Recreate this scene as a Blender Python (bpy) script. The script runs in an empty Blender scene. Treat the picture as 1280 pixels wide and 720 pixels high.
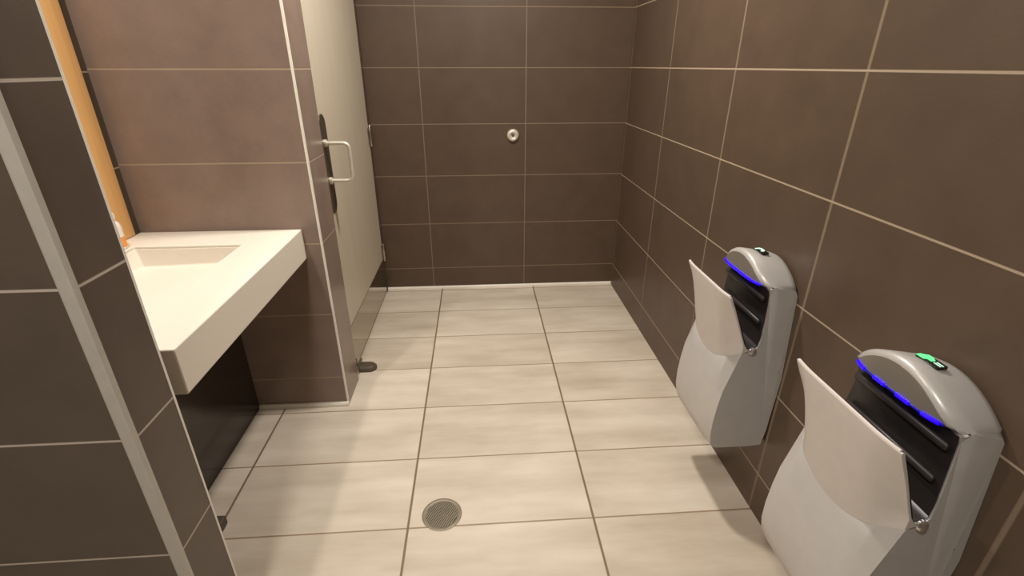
import bpy, bmesh, math
from mathutils import Vector, Matrix
PI = math.pi
scene = bpy.context.scene
COL = scene.collection

# ------------------------------------------------------------------ helpers
def lin(c):
    return tuple(((v/255)/12.92 if v/255 <= .04045 else ((v/255+.055)/1.055)**2.4) for v in c) + (1.0,)

class NT:
    """small node-tree helper"""
    def __init__(self, name):
        self.m = bpy.data.materials.new(name); self.m.use_nodes = True
        self.t = self.m.node_tree; self.n = self.t.nodes
        self.b = self.n['Principled BSDF']
    def add(self, typ, **kw):
        nd = self.n.new(typ)
        for k, v in kw.items(): setattr(nd, k, v)
        return nd
    def link(self, a, b): self.t.links.new(a, b)
    def math(self, op, a, b=None, c=None):
        nd = self.add('ShaderNodeMath', operation=op)
        for i, v in enumerate((a, b, c)):
            if v is None: continue
            if isinstance(v, (int, float)): nd.inputs[i].default_value = v
            else: self.link(v, nd.inputs[i])
        return nd.outputs[0]
    def mix(self, f, a, b):
        nd = self.add('ShaderNodeMix', data_type='RGBA')
        for s, v in ((0, f), (6, a), (7, b)):
            if isinstance(v, (int, float, tuple)): nd.inputs[s].default_value = v
            else: self.link(v, nd.inputs[s])
        return nd.outputs[2]
    def pos(self):
        g = self.add('ShaderNodeNewGeometry'); s = self.add('ShaderNodeSeparateXYZ')
        self.link(g.outputs['Position'], s.inputs[0]); return g.outputs['Position'], s.outputs
    def noise(self, vec, scale, stretch=(1, 1, 1), detail=3, rough=.55):
        mp = self.add('ShaderNodeMapping'); mp.inputs['Scale'].default_value = stretch
        self.link(vec, mp.inputs[0])
        nz = self.add('ShaderNodeTexNoise'); nz.inputs['Scale'].default_value = scale
        nz.inputs['Detail'].default_value = detail; nz.inputs['Roughness'].default_value = rough
        self.link(mp.outputs[0], nz.inputs['Vector']); return nz.outputs['Fac']
    def ramp(self, f, a, b):
        nd = self.add('ShaderNodeMapRange'); nd.inputs[1].default_value = a; nd.inputs[2].default_value = b
        self.link(f, nd.inputs[0]); return nd.outputs[0]
    def bump(self, h, strength, dist=.002):
        bp = self.add('ShaderNodeBump'); bp.inputs['Strength'].default_value = strength
        bp.inputs['Distance'].default_value = dist
        self.link(h, bp.inputs['Height']); self.link(bp.outputs[0], self.b.inputs['Normal'])

def grid_mask(t, axes, which):
    """which: list of (axis, pitch, offset, width) -> 1 on a joint; also returns the cell ids"""
    P, s = t.pos(); masks, cells = [], []
    for ax, pitch, off, w in which:
        u = t.math('DIVIDE', t.math('SUBTRACT', s[ax], off), pitch)
        cell = t.math('FLOOR', u)
        fr = t.math('SUBTRACT', u, cell)
        d = t.math('MULTIPLY', t.math('MINIMUM', fr, t.math('SUBTRACT', 1.0, fr)), pitch)
        nd = t.add('ShaderNodeMapRange'); nd.inputs[1].default_value = w*.35; nd.inputs[2].default_value = w*.65
        nd.inputs[3].default_value = 1; nd.inputs[4].default_value = 0
        t.link(d, nd.inputs[0]); masks.append(nd.outputs[0]); cells.append(cell)
    return P, masks, cells

def wall_tile(name, hor, base, joint, vjoint, rough=.42, zoff=.145, vw=.005):
    """hor = (axis, pitch, offset) of the upright joints, or None"""
    t = NT(name)
    w = [(2, .2975, zoff, .0048)] + ([(hor[0], hor[1], hor[2], vw)] if hor else [])
    P, m, c = grid_mask(t, None, w)
    n1 = t.noise(P, 9, (1, 1, 1), 4)
    n2 = t.noise(P, 60, (1, 1, 14), 2)          # fine woven horizontal grain of the porcelain
    v = t.math('ADD', t.math('MULTIPLY', n1, .6), t.math('MULTIPLY', n2, .4))
    dark = tuple(x*.86 for x in base[:3])+(1,); lite = tuple(x*1.14 for x in base[:3])+(1,)
    colr = t.mix(t.ramp(v, .3, .7), dark, lite)
    out = colr
    if hor: out = t.mix(m[1], out, vjoint)
    out = t.mix(m[0], out, joint)
    t.link(out, t.b.inputs['Base Color'])
    mm = t.math('MAXIMUM', m[0], m[1]) if hor else m[0]
    t.link(t.math('ADD', t.math('MULTIPLY', mm, .4), rough), t.b.inputs['Roughness'])
    t.bump(t.math('SUBTRACT', t.math('MULTIPLY', n2, .12), mm), .35)
    t.b.inputs['Specular IOR Level'].default_value = .4
    return t.m

def plain(name, colr, rough=.5, metal=0, grain=.04, scale=40, stretch=(1, 1, 1), spec=.5, bump=0):
    t = NT(name); P, s = t.pos()
    n = t.noise(P, scale, stretch)
    a = tuple(x*(1-grain) for x in colr[:3])+(1,); b = tuple(min(1, x*(1+grain)) for x in colr[:3])+(1,)
    t.link(t.mix(t.ramp(n, .3, .7), a, b), t.b.inputs['Base Color'])
    t.b.inputs['Roughness'].default_value = rough; t.b.inputs['Metallic'].default_value = metal
    t.b.inputs['Specular IOR Level'].default_value = spec
    if bump: t.bump(n, bump)
    return t.m

def glow(name, colr, strength):
    t = NT(name); t.b.inputs['Base Color'].default_value = colr
    t.b.inputs['Emission Color'].default_value = colr; t.b.inputs['Emission Strength'].default_value = strength
    P, s = t.pos(); n = t.noise(P, 120)
    t.link(t.math('ADD', .25, t.math('MULTIPLY', n, .1)), t.b.inputs['Roughness'])
    return t.m

# ------------------------------------------------------------------ materials
BR = lin((88, 72, 59)); GR = lin((168, 150, 128)); GV = lin((140, 121, 102))
M = {}
M['tile_right'] = wall_tile('brown_tile_right', (1, .61, 1.14), BR, GR, lin((128, 110, 92)), vw=.009)
M['tile_back'] = wall_tile('brown_tile_back', (0, .595, .285), BR, lin((128, 110, 91)), lin((128, 111, 94)))
M['tile_side'] = wall_tile('brown_tile_side', None, lin((94, 79, 69)), GR, GV)
M['tile_alcove_lit'] = wall_tile('brown_tile_alcove_lit', None, lin((140, 121, 110)), GR, GV, rough=.24)  # same brown tile, base colour lightened to imitate the brighter alcove light
M['tile_wing'] = wall_tile('brown_tile_wing', None, lin((94, 82, 72)), lin((190, 178, 165)), GV, zoff=.137)
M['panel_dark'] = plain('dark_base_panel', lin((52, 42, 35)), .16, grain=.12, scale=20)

def floor_mat():
    t = NT('beige_stone_floor_tile')
    P, m, c = grid_mask(t, None, [(0, .6, -.2555, .0075), (1, .3045, 1.13, .0055)])
    cid = t.add('ShaderNodeCombineXYZ'); t.link(c[0], cid.inputs[0]); t.link(c[1], cid.inputs[1])
    wn = t.add('ShaderNodeTexWhiteNoise', noise_dimensions='3D'); t.link(cid.outputs[0], wn.inputs['Vector'])
    vm = t.add('ShaderNodeVectorMath', operation='MULTIPLY_ADD')
    t.link(wn.outputs['Color'], vm.inputs[0]); vm.inputs[1].default_value = (7, 7, 7); t.link(P, vm.inputs[2])
    streak = t.noise(vm.outputs[0], 3.2, (.55, 3.2, 1), 5, .6)
    cloud = t.noise(vm.outputs[0], 3.0, (1, 1.6, 1), 3)
    v = t.math('ADD', t.math('MULTIPLY', streak, .65), t.math('MULTIPLY', cloud, .35))
    v = t.math('ADD', v, t.math('MULTIPLY', t.math('SUBTRACT', wn.outputs['Value'], .5), .10))
    colr = t.mix(t.ramp(v, .32, .68), lin((190, 176, 158)), lin((224, 213, 198)))
    colr = t.mix(m[1], colr, lin((152, 130, 106)))
    colr = t.mix(m[0], colr, lin((128, 106, 84)))
    t.link(colr, t.b.inputs['Base Color'])
    mm = t.math('MAXIMUM', m[0], m[1])
    t.link(t.math('ADD', t.math('MULTIPLY', streak, .2), .36), t.b.inputs['Roughness'])
    t.bump(t.math('SUBTRACT', t.math('MULTIPLY', streak, .1), mm), .3)
    t.b.inputs['Specular IOR Level'].default_value = .35
    return t.m
M['floor'] = floor_mat()
M['ceiling'] = plain('white_ceiling_paint', lin((226, 220, 210)), .9)
M['trim'] = plain('brushed_aluminium_trim', lin((196, 190, 180)), .38, .55, .05, 60)
M['trim_white'] = plain('pale_base_trim', lin((236, 230, 218)), .45, 0, .03)
M['trim_wing'] = plain('satin_grey_trim', lin((186, 180, 170)), .4, .0, .04)
M['door'] = plain('grey_beige_door_laminate', lin((202, 191, 172)), .45, 0, .03, 12, (1, 1, .2))
M['door_edge'] = plain('pale_door_edge', lin((208, 198, 180)), .45)
M['steel'] = plain('brushed_stainless_steel', lin((182, 174, 162)), .3, .95, .08, 30, (1, 1, 30))
M['kick'] = plain('polished_kick_plate', lin((176, 166, 152)), .12, 1.0, .04, 30, (1, 1, 30))
M['plate_dark'] = plain('dark_bronze_pull_plate', lin((104, 94, 82)), .38, .6, .06)
M['handle'] = plain('bright_handle_steel', lin((226, 219, 205)), .36, .45, .03)
M['counter'] = plain('cream_solid_surface', lin((232, 224, 211)), .45, 0, .015, 90)
M['wood'] = plain('orange_wood_frame', lin((226, 175, 112)), .45, 0, .10, 5, (8, 8, .6))
M['mirror'] = plain('mirror_glass', lin((225, 228, 226)), .02, 1.0, .0)
M['shell'] = plain('silver_painted_plastic', lin((194, 191, 188)), .34, .2, .025, 30)
M['flap'] = plain('satin_silver_plastic_guard', lin((206, 200, 194)), .4, .15, .025, 30)
M['rim'] = plain('bright_guard_rim', lin((236, 226, 220)), .3, .2, .02)
M['head_panel'] = plain('grey_head_panel', lin((132, 124, 113)), .4, .15, .03)
M['black'] = plain('black_slot_plastic', lin((44, 40, 38)), .35, 0, .1)
M['black2'] = plain('charcoal_nozzle_plastic', lin((56, 51, 48)), .35, 0, .1)
M['backplate'] = plain('dark_back_plate', lin((84, 74, 64)), .5, 0, .05)
M['chrome'] = plain('chrome_cap', lin((235, 232, 226)), .15, .9, .02)
M['grate'] = plain('weathered_grate_metal', lin((140, 130, 112)), .5, .35, .1)
M['rubber'] = plain('dark_rubber', lin((84, 72, 60)), .55, 0, .12)
M['rubber_black'] = plain('black_rubber', lin((52, 44, 36)), .6, 0, .12)
M['screen'] = plain('black_display_glass', lin((24, 26, 24)), .15, 0, .05)
M['blue'] = glow('blue_light', (.012, .0, 1, 1), 1.6)
M['blue_dim'] = glow('dim_blue_light', (.010, .004, .40, 1), .22)
M['green'] = glow('green_light', (.12, .75, .26, 1), .6)
M['pale_green'] = glow('pale_green_light', (.45, .72, .58, 1), .7)
M['soap'] = plain('white_bottle_plastic', lin((226, 220, 212)), .35, 0, .02)
M['orange'] = plain('orange_bottle_label', lin((235, 150, 70)), .45, 0, .04)

# ------------------------------------------------------------------ mesh helpers
def obj(name, bm, mat, parent=None, smooth=False, bevel=0, angle=35, loc=None):
    bmesh.ops.recalc_face_normals(bm, faces=bm.faces)
    me = bpy.data.meshes.new(name); bm.to_mesh(me); bm.free()
    if mat: me.materials.append(mat)
    o = bpy.data.objects.new(name, me); COL.objects.link(o)
    if parent: o.parent = parent
    if loc: o.location = loc
    if bevel:
        b = o.modifiers.new('bevel', 'BEVEL'); b.width = bevel; b.segments = 3
        b.limit_method = 'ANGLE'; b.angle_limit = math.radians(angle); b.harden_normals = False
    if smooth or bevel:
        for p in me.polygons: p.use_smooth = True
        try: me.set_sharp_from_angle(angle=math.radians(angle))
        except Exception: pass
    return o

def box(bm, x0, x1, y0, y1, z0, z1):
    v = [bm.verts.new(p) for p in ((x0,y0,z0),(x1,y0,z0),(x1,y1,z0),(x0,y1,z0),(x0,y0,z1),(x1,y0,z1),(x1,y1,z1),(x0,y1,z1))]
    for f in ((0,3,2,1),(4,5,6,7),(0,1,5,4),(1,2,6,5),(2,3,7,6),(3,0,4,7)): bm.faces.new([v[i] for i in f])
    return bm
def bx(*a): return box(bmesh.new(), *a)

def lathe(bm, prof, axis=(0,0,1), origin=(0,0,0), n=32):
    q = Vector((0,0,1)).rotation_difference(Vector(axis)); o = Vector(origin); rings = []
    for r, h in prof:
        if r < 1e-6: rings.append([bm.verts.new(o + q @ Vector((0,0,h)))])
        else: rings.append([bm.verts.new(o + q @ Vector((r*math.cos(2*PI*i/n), r*math.sin(2*PI*i/n), h))) for i in range(n)])
    for a, b in zip(rings, rings[1:]):
        for i in range(n):
            j = (i+1) % n
            if len(a) == 1 and len(b) == 1: break
            if len(a) == 1: bm.faces.new([a[0], b[i], b[j]])
            elif len(b) == 1: bm.faces.new([a[i], a[j], b[0]])
            else: bm.faces.new([a[i], a[j], b[j], b[i]])
    return bm

def tube(bm, pts, r, n=12):
    pts = [Vector(p) for p in pts]; rings = []; up = None
    for i, p in enumerate(pts):
        d = (pts[min(i+1, len(pts)-1)] - pts[max(i-1, 0)]).normalized()
        if up is None:
            up = d.orthogonal().normalized()
        else: up = (up - d*up.dot(d)).normalized()
        s = d.cross(up)
        rings.append([bm.verts.new(p + r*(math.cos(2*PI*k/n)*up + math.sin(2*PI*k/n)*s)) for k in range(n)])
    for a, b in zip(rings, rings[1:]):
        for k in range(n): bm.faces.new([a[k], a[(k+1)%n], b[(k+1)%n], b[k]])
    bm.faces.new(rings[0][::-1]); bm.faces.new(rings[-1])
    return bm

def loft(bm, loops, cap=True, tri=False):
    R = [[bm.verts.new(p) for p in L] for L in loops]
    n = len(R[0])
    for a, b in zip(R, R[1:]):
        for i in range(n): bm.faces.new([a[i], a[(i+1)%n], b[(i+1)%n], b[i]])
    if cap:
        caps = [bm.faces.new(R[0][::-1]), bm.faces.new(R[-1])]
        if tri: bmesh.ops.triangulate(bm, faces=caps)
    return bm

def tag(o, label=None, cat=None, group=None, kind=None):
    if label: o['label'] = label
    if cat: o['category'] = cat
    if group: o['group'] = group
    if kind: o['kind'] = kind
    return o
def empty(name, loc, label, cat, group=None):
    o = bpy.data.objects.new(name, None); o.empty_display_size = .05; COL.objects.link(o); o.location = loc
    return tag(o, label, cat, group)
def struct(name, bm, mat, label, cat, **kw):
    return tag(obj(name, bm, mat, **kw), label, cat, kind='structure')

# ------------------------------------------------------------------ the room
H = 2.40; XR = .874; YB = 2.994; XP = -.588; YP = 1.782; XW = -.63; YW0, YW1 = .735, .866
XA = -1.22; XD = -.613; YD0, YD1 = 1.985, 2.952
YF = -2.2; XL = -1.9
struct('floor', bx(XL-.1, XR+.1, YF-.1, YB+.1, -.08, 0), M['floor'], 'beige streaked stone tile floor with dark joints', 'floor')
struct('ceiling', bx(XL-.1, XR+.1, YF-.1, YB+.1, H, H+.08), M['ceiling'], 'white ceiling above the washroom', 'ceiling')
struct('wall_right', bx(XR, XR+.1, YF, YB, 0, H), M['tile_right'], 'dark brown tiled wall behind the two hand dryers', 'wall')
struct('wall_back', bx(-.8, XR+.1, YB, YB+.1, 0, H), M['tile_back'], 'dark brown tiled wall at the far end of the corridor', 'wall')
# pier between vanity alcove and door, with the wall above the door
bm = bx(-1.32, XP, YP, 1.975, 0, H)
struct('wall_pier', bm, M['tile_alcove_lit'], 'brown tiled pier between the washbasin counter and the door', 'wall')
bm = bx(-.76, XP, 1.975, YB, 2.06, H); box(bm, -.76, -.665, 1.975, YB, 0, 2.06)
struct('wall_door', bm, M['tile_side'], 'brown tiled wall around and above the door', 'wall')
struct('wall_wing', bx(XL, XW, YW0, YW1, 0, H), M['tile_wing'], 'dark grey brown tiled end wall in the left foreground', 'wall')
struct('wall_alcove', bx(XA-.1, XA, YW1, YP, 0, H), M['tile_wing'], 'brown tiled wall behind the washbasin counter and mirror', 'wall')
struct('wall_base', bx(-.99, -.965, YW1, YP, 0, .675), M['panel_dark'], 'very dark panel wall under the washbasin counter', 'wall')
struct('wall_left', bx(XL-.1, XL, YF, YW1, 0, H), M['tile_wing'], 'brown tiled wall left of the viewer', 'wall')
struct('wall_front', bx(XL, XR, YF-.1, YF, 0, H), M['tile_back'], 'brown tiled wall behind the viewer', 'wall')

# metal corner profiles: quarter round bead with two thin wings
def corner_bead(x, y, z0, z1, sx, sy, r, wing):
    """bead on an outside corner at (x, y); sx, sy point away from the wall"""
    pts = [(x, y - sy*wing), (x + sx*.0012, y - sy*wing)]
    cx, cy = x - sx*(r-.0015), y - sy*(r-.0015)
    for i in range(7):
        a = PI/2*i/6
        pts.append((cx + sx*r*math.cos(a), cy + sy*r*math.sin(a)))
    pts += [(x - sx*wing, y + sy*.0012), (x - sx*wing, y), (x, y)]
    return loft(bmesh.new(), [[(px, py, z) for px, py in pts] for z in (z0, z1)])
struct('trim_1', corner_bead(XP, YP, .0, H, 1, -1, .0055, .006), M['trim_white'], 'pale metal corner strip on the pier beside the counter', 'corner trim')
def angle_strip():
    w, t = .021, .0022
    prof = [(XW-w, YW0), (XW-w, YW0-t*.5), (XW-w+.003, YW0-t), (XW-.002, YW0-t), (XW+t*.6, YW0-t*.6), (XW+t, YW0+.003), (XW+t, YW0+.010), (XW, YW0+.010), (XW, YW0)]
    return loft(bmesh.new(), [[(x, y, z) for x, y in prof] for z in (0, H)])
struct('trim_2', angle_strip(), M['trim_wing'], 'wide grey metal corner strip on the near edge of the left wall', 'corner trim')
struct('trim_3', corner_bead(XW, YW1, 0, H, 1, 1, .003, .005), M['trim_white'], 'thin pale edge strip on the far corner of the left wall', 'corner trim')
bm = bmesh.new()
def base_strip(bm, x0, x1, y, h, d):
    prof = [(0,0),(-d,0),(-d,h*.55),(-d*.7,h*.85),(-d*.3,h),(0,h)]
    return loft(bm, [[(x, y+p[0], p[1]) for p in prof] for x in (x0, x1)])
struct('baseboard_back', base_strip(bm, -.61, XR, YB, .016, .012), M['trim_white'], 'thin white strip along the foot of the far wall', 'baseboard')
struct('baseboard_pier', base_strip(bmesh.new(), -.963, XP+.002, YP, .020, .012), M['trim_white'], 'thin pale strip along the foot of the pier under the counter', 'baseboard')

# ------------------------------------------------------------------ the door
dr = bpy.data.objects.new('door_1', None); COL.objects.link(dr); dr.location = (XD, YD0, 0)
tag(dr, 'closed grey beige door with steel pull and kick plate', 'door', kind='structure')
L = (-XD, -YD0, 0)
obj('door_leaf', bx(XD-.042, XD, YD0, YD1, .012, 2.05), M['door'], dr, bevel=.003, loc=L)
obj('edge_strip', bx(XD-.002, XD+.003, YD0, YD0+.022, .012, 2.05), M['door_edge'], dr, bevel=.001, loc=L)
obj('kick_plate', bx(XD, XD+.0022, YD0+.03, YD1-.012, .022, .235), M['kick'], dr, bevel=.0008, loc=L)
# pull plate with rounded ends
def slot_plate(x0, x1, yc, w, z0, z1):
    bm = bmesh.new(); r = w/2; pts = []
    for i in range(13): a = PI*i/12; pts.append((yc + r*math.cos(a), z1 - r + r*math.sin(a)))
    for i in range(13): a = PI + PI*i/12; pts.append((yc + r*math.cos(a), z0 + r + r*math.sin(a)))
    return loft(bm, [[(x, p[0], p[1]) for p in pts] for x in (x0, x1)])
pp = obj('pull_plate', slot_plate(XD, XD+.004, 2.085, .085, .775, 1.172), M['plate_dark'], dr, bevel=.001, loc=L)
hp = []
yh = 2.075; za, zb = 1.062, .912; out = .098; rr = .022
hp.append((XD+.002, yh, za))
for i in range(7):
    a = PI/2*i/6; hp.append((XD+out-rr+rr*math.sin(a), yh, za-rr+rr*math.cos(a)))
for i in range(7):
    a = PI/2*i/6; hp.append((XD+out-rr+rr*math.cos(a), yh, zb+rr-rr*math.sin(a)))
hp.append((XD+.002, yh, zb))
h = obj('pull_handle', tube(bmesh.new(), hp, .0075), M['handle'], dr, smooth=True, angle=60, loc=L)
for zz in (za, zb):
    obj('handle_rose', lathe(bmesh.new(), [(0,.012),(.012,.012),(.014,.010),(.015,.0),(0,0)], (1,0,0), (XD+.003, yh, zz)), M['handle'], h, smooth=True)
for z0 in (.215, .92, 1.75):
    bm = bmesh.new()
    hk = lathe(bm, [(0,.118),(.006,.117),(.0085,.113),(.0085,.005),(.006,.001),(0,0)], (0,0,1), (XD+.007, YD1+.003, z0), 16)
    hk = obj('hinge', hk, M['steel'], dr, smooth=True, loc=L)
    obj('hinge_leaf', bx(XD, XD+.0022, YD1-.034, YD1, z0+.006, z0+.112), M['steel'], hk, bevel=.0006)
fr = obj('door_frame', bx(XD-.05, XD+.002, YD1+.004, YB, 0, 2.056), M['tile_back'], dr, loc=L)

# ------------------------------------------------------------------ washbasin counter
vt = empty('vanity_counter', (XA, .938, .682), 'cream washbasin counter with deep front edge and sunken rectangular basin', 'counter')
Lv = (-XA, -.938, -.682)
X0, X1, Y0, Y1, Z0, Z1 = XA, -.652, .938, YP, .682, .798
bx0, bx1, by0, by1 = -1.150, -.800, 1.10, 1.625
def slab():
    bm = bmesh.new()
    xs = [X0, bx0, bx1, X1]; ys = [Y0, by0, by1, Y1]
    V = {}
    def v(x, y, z):
        k = (round(x,5), round(y,5), round(z,5))
        if k not in V: V[k] = bm.verts.new(k)
        return V[k]
    for z in (Z1, Z0):
        for i in range(3):
            for j in range(3):
                if i == 1 and j == 1: continue
                bm.faces.new([v(xs[i],ys[j],z), v(xs[i+1],ys[j],z), v(xs[i+1],ys[j+1],z), v(xs[i],ys[j+1],z)])
    for i in range(3):
        for y in (Y0, Y1): bm.faces.new([v(xs[i],y,Z0), v(xs[i+1],y,Z0), v(xs[i+1],y,Z1), v(xs[i],y,Z1)])
        for x in (X0, X1): bm.faces.new([v(x,ys[i],Z0), v(x,ys[i+1],Z0), v(x,ys[i+1],Z1), v(x,ys[i],Z1)])
    for y in (by0, by1): bm.faces.new([v(bx0,y,Z0), v(bx1,y,Z0), v(bx1,y,Z1), v(bx0,y,Z1)])
    for x in (bx0, bx1): bm.faces.new([v(x,by0,Z0), v(x,by1,Z0), v(x,by1,Z1), v(x,by0,Z1)])
    return bm
obj('countertop', slab(), M['counter'], vt, bevel=.004, loc=Lv)
# basin: ramp falling from the near end towards the far end
bm = bmesh.new(); e = .002
a0 = [(bx0+e,by0+e,Z1-.006),(bx1-e,by0+e,Z1-.006),(bx1-e,by1-e,Z1-.006),(bx0+e,by1-e,Z1-.006)]
a1 = [(bx0+.02,by0+.03,Z1-.030),(bx1-.03,by0+.03,Z1-.030),(bx1-.03,by1-.015,Z1-.062),(bx0+.02,by1-.015,Z1-.072)]
b1 = [(x,y,z-.012) for x,y,z in a1]; b0 = [(x,y,z-.012) for x,y,z in a0]
loft(bm, [b1, b0, a0, a1])
obj('basin', bm, M['counter'], vt, bevel=.006, loc=Lv)

# wood framed mirror on the alcove wall
mr = empty('wall_mirror', (XA, 1.33, .835), 'orange wood framed mirror on the wall above the washbasin counter', 'mirror')
Lm = (-XA, -1.33, -.835)
fy0, fy1, fz0, fz1, fw = .90, 1.746, .800, 2.15, .125
bm = bmesh.new()
box(bm, XA, XA+.007, fy0, fy0+fw, fz0, fz1); box(bm, XA, XA+.007, fy1-fw, fy1, fz0, fz1)
box(bm, XA, XA+.007, fy0+fw, fy1-fw, fz0, fz0+.06); box(bm, XA, XA+.007, fy0+fw, fy1-fw, fz1-.06, fz1)
obj('mirror_frame', bm, M['wood'], mr, bevel=.002, loc=Lm)
obj('mirror_glass', bx(XA, XA+.004, fy0+fw, fy1-fw, fz0+.06, fz1-.06), M['mirror'], mr, loc=Lm)

# small bottle peeping out behind the end wall
sx, sy = -1.172, 1.602
sb = empty('soap_bottle', (sx, sy, Z1), 'small white bottle with an orange band on the counter corner below the mirror', 'bottle')
obj('bottle_body', lathe(bmesh.new(), [(0,0),(.016,0),(.0185,.003),(.0185,.075),(.015,.088),(.008,.094),(.008,.102),(0,.102)], (0,0,1), (0,0,0)), M['soap'], sb, smooth=True)
obj('bottle_label', lathe(bmesh.new(), [(.0187,.008),(.0192,.008),(.0192,.042),(.0187,.042)], (0,0,1), (0,0,0)), M['orange'], sb, smooth=True)
obj('bottle_cap', lathe(bmesh.new(), [(0,.120),(.009,.120),(.0105,.117),(.0105,.101),(0,.101)], (0,0,1), (0,0,0)), M['soap'], sb, smooth=True)

# ------------------------------------------------------------------ hand dryers
W = .1425; HB = .255      # half width, height of the underside
def stations(w, n=26):
    return [w*math.sin(PI/2*(-1+2*i/n)) for i in range(n+1)]
def crease(y): return .282 + .061*(abs(y)/W)**2
def arch(y): t = abs(y)/W; return .605 - .066*t**2
TS, HS = .835, .88      # the tower and its head are narrower than the lower body
def narrow(d, y, h):
    if d > .127 or h < .27: return y
    if h > .5325: return y*HS
    u = min(1, (h-.27)/.22); u = u*u*(3-2*u)
    return y*(1 - (1-TS)*u)
def plan(y, k, y0=.08): return k*(max(0, abs(y)-y0)/(W-y0))**2

def head_plan(y): return .034*(abs(y)/W)**5
def body_loop(y):
    c = plan(y, .008); hc = crease(y); ar = arch(y); hd = head_plan(y)
    top = ar
    pts = [(.012,.004),(.05,0),(.160-c,0),(.174-c,.004),(.184-c,.016),(.190-c,.05),(.191-c,.10),(.187-c,.16),(.180-c,.215)]
    pts.append((crease_d(y), hc))                    # crease where the splash guard starts
    pts.append((.120, .349))
    pts += [(.102,.349),(.090,.358),(.083,.385),(.079,.43),(.078,.48),(.081,.515),(.086,.528)]
    pts += [(max(.0865,.104-hd),.533),(.112-hd,.536),(.116-hd,.541)]
    f = .116-hd
    pts += [(f, min(.552, top-.012)),(f-.001, top-.010),(f-.005, top-.003),(f-.012, top),(f*.5+.02, top-.004),(.022, top-.014),(.008, top-.020),(.001, top-.030)]
    pts += [(.001, .45),(.001,.25),(.006,.06)]
    return [(-d, narrow(d, y, h), h) for d, h in pts]
INNER = [(.2015,.520),(.2005,.514),(.180,.475),(.163,.435),(.149,.400),(.137,.372),(.129,.357),(.120,.349)]
def inner_d(h):
    for (d0, h0), (d1, h1) in zip(INNER, INNER[1:]):
        if h1 <= h <= h0: return d1 + (d0-d1)*(h-h1)/(h0-h1)
    return INNER[0][0] if h > .5 else .118
def curl(y): return (max(0, abs(y)/W-.60)/.40)**2
def crease_d(y):
    hc = crease(y); d = .180-plan(y, .008)-(hc-.215)*.10
    return d + (.139-d)*curl(y)
def guard_loop(y):
    c = plan(y, .008); hc = crease(y); cc = crease_d(y)
    c2 = plan(y, .006)
    def out(h):                                             # outer face leaning out towards the rim
        u = (h-hc)/(.520-hc); d = cc + (.213-c2-cc)*u; e = curl(y)*(1-u**4)
        return max(d*(1-e) + (inner_d(h)+.005)*e, min(d, inner_d(h)+.004) if h > .35 else 0)
    pts = [(cc, hc)]
    for k in range(1, 8):
        h = hc + (.516-hc)*k/7; pts.append((out(h), h))
    pts += [(.2125-c2,.520),(.209-c2,.522),(.2055-c2,.520),(.2035-c2,.514)]
    # inner face of the guard = front of the hand slot
    pts += INNER[2:]
    return [(-d, y, h) for d, h in pts]
def liner_loop(y):
    a = [(.2015,.512),(.1785,.4755),(.1613,.4365),(.1475,.4013),(.1358,.3738),(.1278,.3592),(.119,.3512),(.103,.3512),(.0915,.3595),
         (.085,.386),(.081,.43),(.080,.48),(.083,.514),(.0865,.5265)]
    b = []
    for i, (d, h) in enumerate(a):                         # inward offset for the sheet's thickness
        p = a[max(0,i-1)]; q = a[min(len(a)-1,i+1)]
        tx, tz = q[0]-p[0], q[1]-p[1]; l = math.hypot(tx, tz)
        b.append((d + tz/l*-.0016*-1, h + tx/l*.0016*-1))
    return [(-d, narrow(d, y, h), h) for d, h in a] + [(-d, narrow(d, y, h), h) for d, h in b[::-1]]

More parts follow.
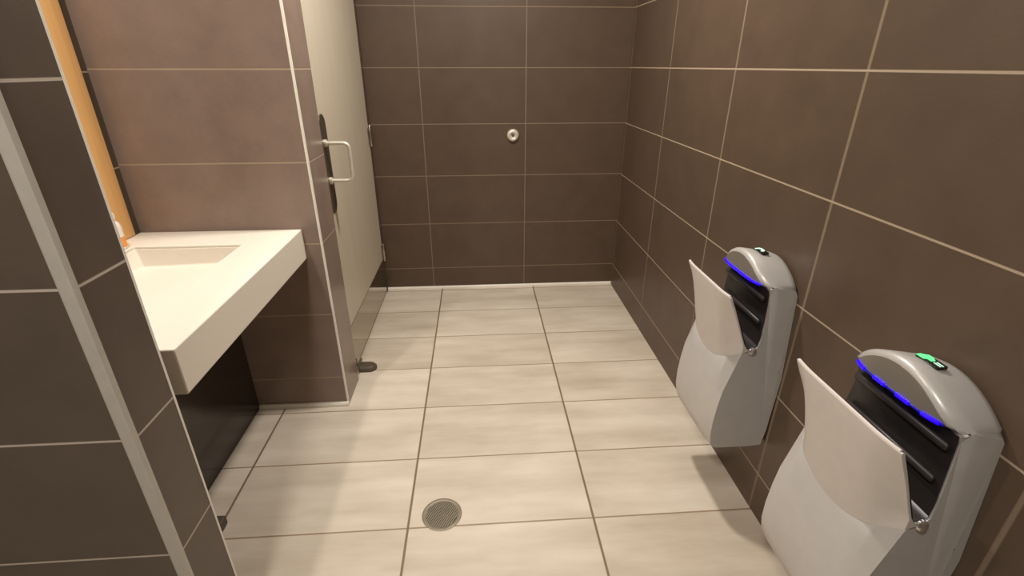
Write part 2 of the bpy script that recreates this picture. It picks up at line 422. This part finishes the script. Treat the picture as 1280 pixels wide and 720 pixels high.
def make_dryer(Yc, label):
    root = empty('hand_dryer', (XR, Yc, HB), label, 'hand dryer', 'hand dryers on the right wall')
    ST = stations(W)
    obj('housing', loft(bmesh.new(), [body_loop(y) for y in ST]), M['shell'], root, smooth=True, bevel=.004, angle=50)
    g = obj('splash_guard', loft(bmesh.new(), [guard_loop(y) for y in stations(W-.001)], tri=True), M['flap'], root, smooth=True, bevel=.0012, angle=55)
    # bright rim along the guard's top edge
    bm = bmesh.new()
    tube(bm, [(-(.209-plan(y,.006)), y, .5215) for y in stations(W-.006)], .0032, 8)
    obj('rim', bm, M['rim'], g, smooth=True)
    ln = obj('hand_slot', loft(bmesh.new(), [liner_loop(y) for y in (-W+.003, 0, W-.003)]), M['black'], root, smooth=True, angle=40)
    # two air nozzle bars on the back of the slot
    for hz, dz in ((.497,.0905),(.425,.0895)):
        bm = loft(bmesh.new(), [[(-(dz + r*.005*math.cos(a)), y*.86, hz + r*.008*math.sin(a)) for a in [2*PI*k/12 for k in range(12)]]
                                for y, r in ((-W+.014,.6),(-W+.018,1),(W-.018,1),(W-.014,.6))])
        obj('air_nozzle', bm, M['black2'], ln, smooth=True, angle=50)
    # lens shaped panel on the head
    bm = bmesh.new(); hw = .103; base = .5415
    def fd(y): return .116 - head_plan(y/HS)
    arc = []
    N = 24
    for i in range(N+1):
        y = -hw + 2*hw*i/N
        arc.append((y, base + max(.0, (arch(y/HS)-.0125-base))*(1-(abs(y)/hw)**6)**.5))
    pts = arc[::-1]
    lo = [(y, base) for y, z in arc[1:-1]]
    out = pts + lo
    loft(bm, [[(-(fd(y)-.002), y, z) for y, z in out], [(-(fd(y)+.0015), y, z) for y, z in out]])
    bmesh.ops.triangulate(bm, faces=[f for f in bm.faces if len(f.verts) > 4])
    hp = obj('head_panel', bm, M['head_panel'], root)
    # light line below the panel
    def strip(y0, y1, r, dd):
        n = 10
        return tube(bmesh.new(), [(-(fd(y0+(y1-y0)*i/n)+dd), y0+(y1-y0)*i/n, .5395) for i in range(n+1)], r, 8)
    # display with its lit mark on top of the head
    zt = arch(0)-.0035
    dp = obj('display', slot_round(-.074, -.050, -.027, .022, zt-.003, zt+.0008, .005), M['screen'], root, bevel=.0006)
    for yy in (-1, 1):
        cap = lathe(bmesh.new(), [(0,.004),(.007,.0036),(.0105,.0012),(.0115,-.002),(0,-.004)], (0,yy,.35), (-.108, yy*(W-.001), .349), 20)
        obj('slot_end_cap', cap, M['chrome'], root, smooth=True)
    obj('back_plate', bx(-.012, 0, -W+.012, W-.012, .01, .27), M['backplate'], root, bevel=.002)
    return root, hp, dp, strip, zt

def slot_round(x0, x1, y0, y1, z0, z1, r):
    pts = []
    for cx, cy, a0 in ((x1-r,y1-r,0),(x0+r,y1-r,PI/2),(x0+r,y0+r,PI),(x1-r,y0+r,3*PI/2)):
        for i in range(6): a = a0+PI/2*i/5; pts.append((cx+r*math.cos(a), cy+r*math.sin(a)))
    return loft(bmesh.new(), [[(x,y,z) for x,y in pts] for z in (z0,z1)])

def mark(polys, z, mat, parent):
    bm = bmesh.new()
    for p in polys: loft(bm, [[(x,y,z) for x,y in p], [(x,y,z+.0008) for x,y in p]])
    return obj('lit_symbol', bm, mat, parent)

far, hp1, dp1, strip1, zt = make_dryer(1.290, 'silver hand dryer farther along the right wall with unbroken blue light line')
obj('light_strip', strip1(-.101, .101, .0040, .0012), M['blue'], hp1, smooth=True)
# hooked pale green mark
hook = [(-.072,.016),(-.056,.018),(-.052,.012),(-.052,-.004),(-.058,-.012),(-.066,-.012),(-.066,-.006),(-.060,-.004),(-.058,.004),(-.062,.010),(-.072,.010)]
mark([hook], zt+.0010, M['pale_green'], dp1)

near, hp2, dp2, strip2, zt = make_dryer(.706, 'silver hand dryer nearest the viewer with blue light dots and green lit display')
ls = obj('light_strip', strip2(-.101, .101, .0030, .0006), M['blue_dim'], hp2, smooth=True)
for yc in (-.082, -.028, .028, .082):
    obj('light_dot', strip2(yc-.014, yc+.014, .0042, .0012), M['blue'], ls, smooth=True)
hand = [(-.073,.020),(-.064,.021),(-.052,.014),(-.052,.004),(-.058,-.006),(-.066,-.006),(-.066,.002),(-.072,.004)]
fing = [[(-.0655,-.010),(-.0635,-.010),(-.0635,-.024),(-.0655,-.024)], [(-.060,-.010),(-.058,-.010),(-.058,-.024),(-.060,-.024)]]
mark([hand], zt+.0010, M['green'], dp2)
mark(fing, zt+.0010, M['pale_green'], dp2)

# ------------------------------------------------------------------ small things
# wall bumper on the far wall
wb = empty('wall_bumper', (.211, YB, .972), 'round steel door bumper on the far wall', 'door stop')
obj('bumper_ring', lathe(bmesh.new(), [(0,0),(.034,0),(.036,.004),(.034,.012),(.028,.019),(.021,.021),(.016,.018),(.013,.010),(0,.008)], (0,-1,0), (0,0,0)), M['handle'], wb, smooth=True, angle=60)
obj('bumper_screw', lathe(bmesh.new(), [(0,.013),(.006,.012),(.009,.009),(0,.006)], (0,-1,0), (0,0,0)), M['rubber'], wb, smooth=True)

# round floor drain
fd_ = empty('floor_drain', (-.150, 1.177, 0), 'round metal floor drain grate set in the beige tiles', 'drain')
obj('drain_frame', lathe(bmesh.new(), [(.052,0),(.064,0),(.065,.001),(.063,.0022),(.056,.0022),(.054,.0012),(.052,.0012)], (0,0,1), (0,0,0), 48), M['grate'], fd_, smooth=True)
bm = lathe(bmesh.new(), [(0,.0006),(.054,.0006),(.054,0),(0,0)], (0,0,1), (0,0,0), 48)
obj('drain_pan', bm, M['rubber_black'], fd_)
bm = bmesh.new()
for k in range(-7, 8):
    u = k*.0066; l = math.sqrt(max(0, .0525**2-u*u))
    if l < .006: continue
    a = math.radians(62); c, s = math.cos(a), math.sin(a)
    q = []
    for (p, r) in ((-l,-.0019),(l,-.0019),(l,.0019),(-l,.0019)):
        q.append((p*c-(u+r)*s, p*s+(u+r)*c))
    loft(bm, [[(x,y,.0006) for x,y in q], [(x,y,.0024) for x,y in q]])
obj('drain_grate', bm, M['grate'], fd_)

# wedge shaped door stop at the foot of the door
ds = empty('door_stop', (-.60, 2.06, 0), 'dark rubber door stop on the floor at the foot of the door', 'door stop')
def stadium(x0, x1, w, z, k):
    pts = []
    r = w/2*k
    for i in range(9): a = -PI/2+PI*i/8; pts.append((x1-w/2+r*math.cos(a), r*math.sin(a), z))
    pts += [(x0, r, z), (x0, -r, z)]
    return pts
bm = loft(bmesh.new(), [stadium(0,.082,.066,0,1), stadium(0,.082,.066,.014,1), stadium(0,.078,.066,.022,.86), stadium(0,.074,.066,.026,.6)])
obj('stop_body', bm, M['rubber'], ds, smooth=True, angle=45)
obj('stop_plate', bx(-.002, .006, -.045, .045, .0, .034), M['steel'], ds, bevel=.001)

# small dark block by the end wall
sw = obj('rubber_block', bx(-.028, .016, -.028, .028, 0, .035), M['rubber'], bevel=.006, loc=(-.852, 1.165, 0))
tag(sw, 'small dark block on the floor behind the left wall corner', 'block')

# ------------------------------------------------------------------ lights
def area(name, loc, size, power, colr, rot=(0,0,0), spread=180):
    l = bpy.data.lights.new(name, 'AREA'); l.shape = 'DISK'; l.size = size; l.energy = power; l.color = colr
    l.spread = math.radians(spread)
    o = bpy.data.objects.new(name, l); COL.objects.link(o); o.location = loc; o.rotation_euler = rot
    return o
WARM = (1.0, .935, .84)
area('ceiling_downlight', (.10, 1.85, H-.01), .16, 25, WARM)
area('ceiling_downlight', (-.52, -.35, H-.01), .30, 23, WARM)
area('vanity_downlight', (-.94, .98, H-.01), .08, 10.3, WARM)

wd = bpy.data.worlds.new('world'); scene.world = wd; wd.use_nodes = True
wd.node_tree.nodes['Background'].inputs[0].default_value = (.02, .018, .016, 1)
wd.node_tree.nodes['Background'].inputs[1].default_value = .3

# ------------------------------------------------------------------ camera
p, yw = .425435, .0686
cam = bpy.data.cameras.new('camera'); cam.sensor_width = 36; cam.lens = 613.67/1280*36; cam.clip_start = .02
co = bpy.data.objects.new('camera', cam); COL.objects.link(co)
f = Vector((math.sin(yw)*math.cos(p), math.cos(yw)*math.cos(p), -math.sin(p)))
r = Vector((math.cos(yw), -math.sin(yw), 0)); u = r.cross(f)
m = Matrix(((r.x,u.x,-f.x,0),(r.y,u.y,-f.y,0),(r.z,u.z,-f.z,1.345),(0,0,0,1)))
co.matrix_world = m
scene.camera = co

vs = scene.view_settings
vs.view_transform = 'Standard'; vs.look = 'None'; vs.gamma = 1; vs.use_curve_mapping = False
vs.exposure = 0.43
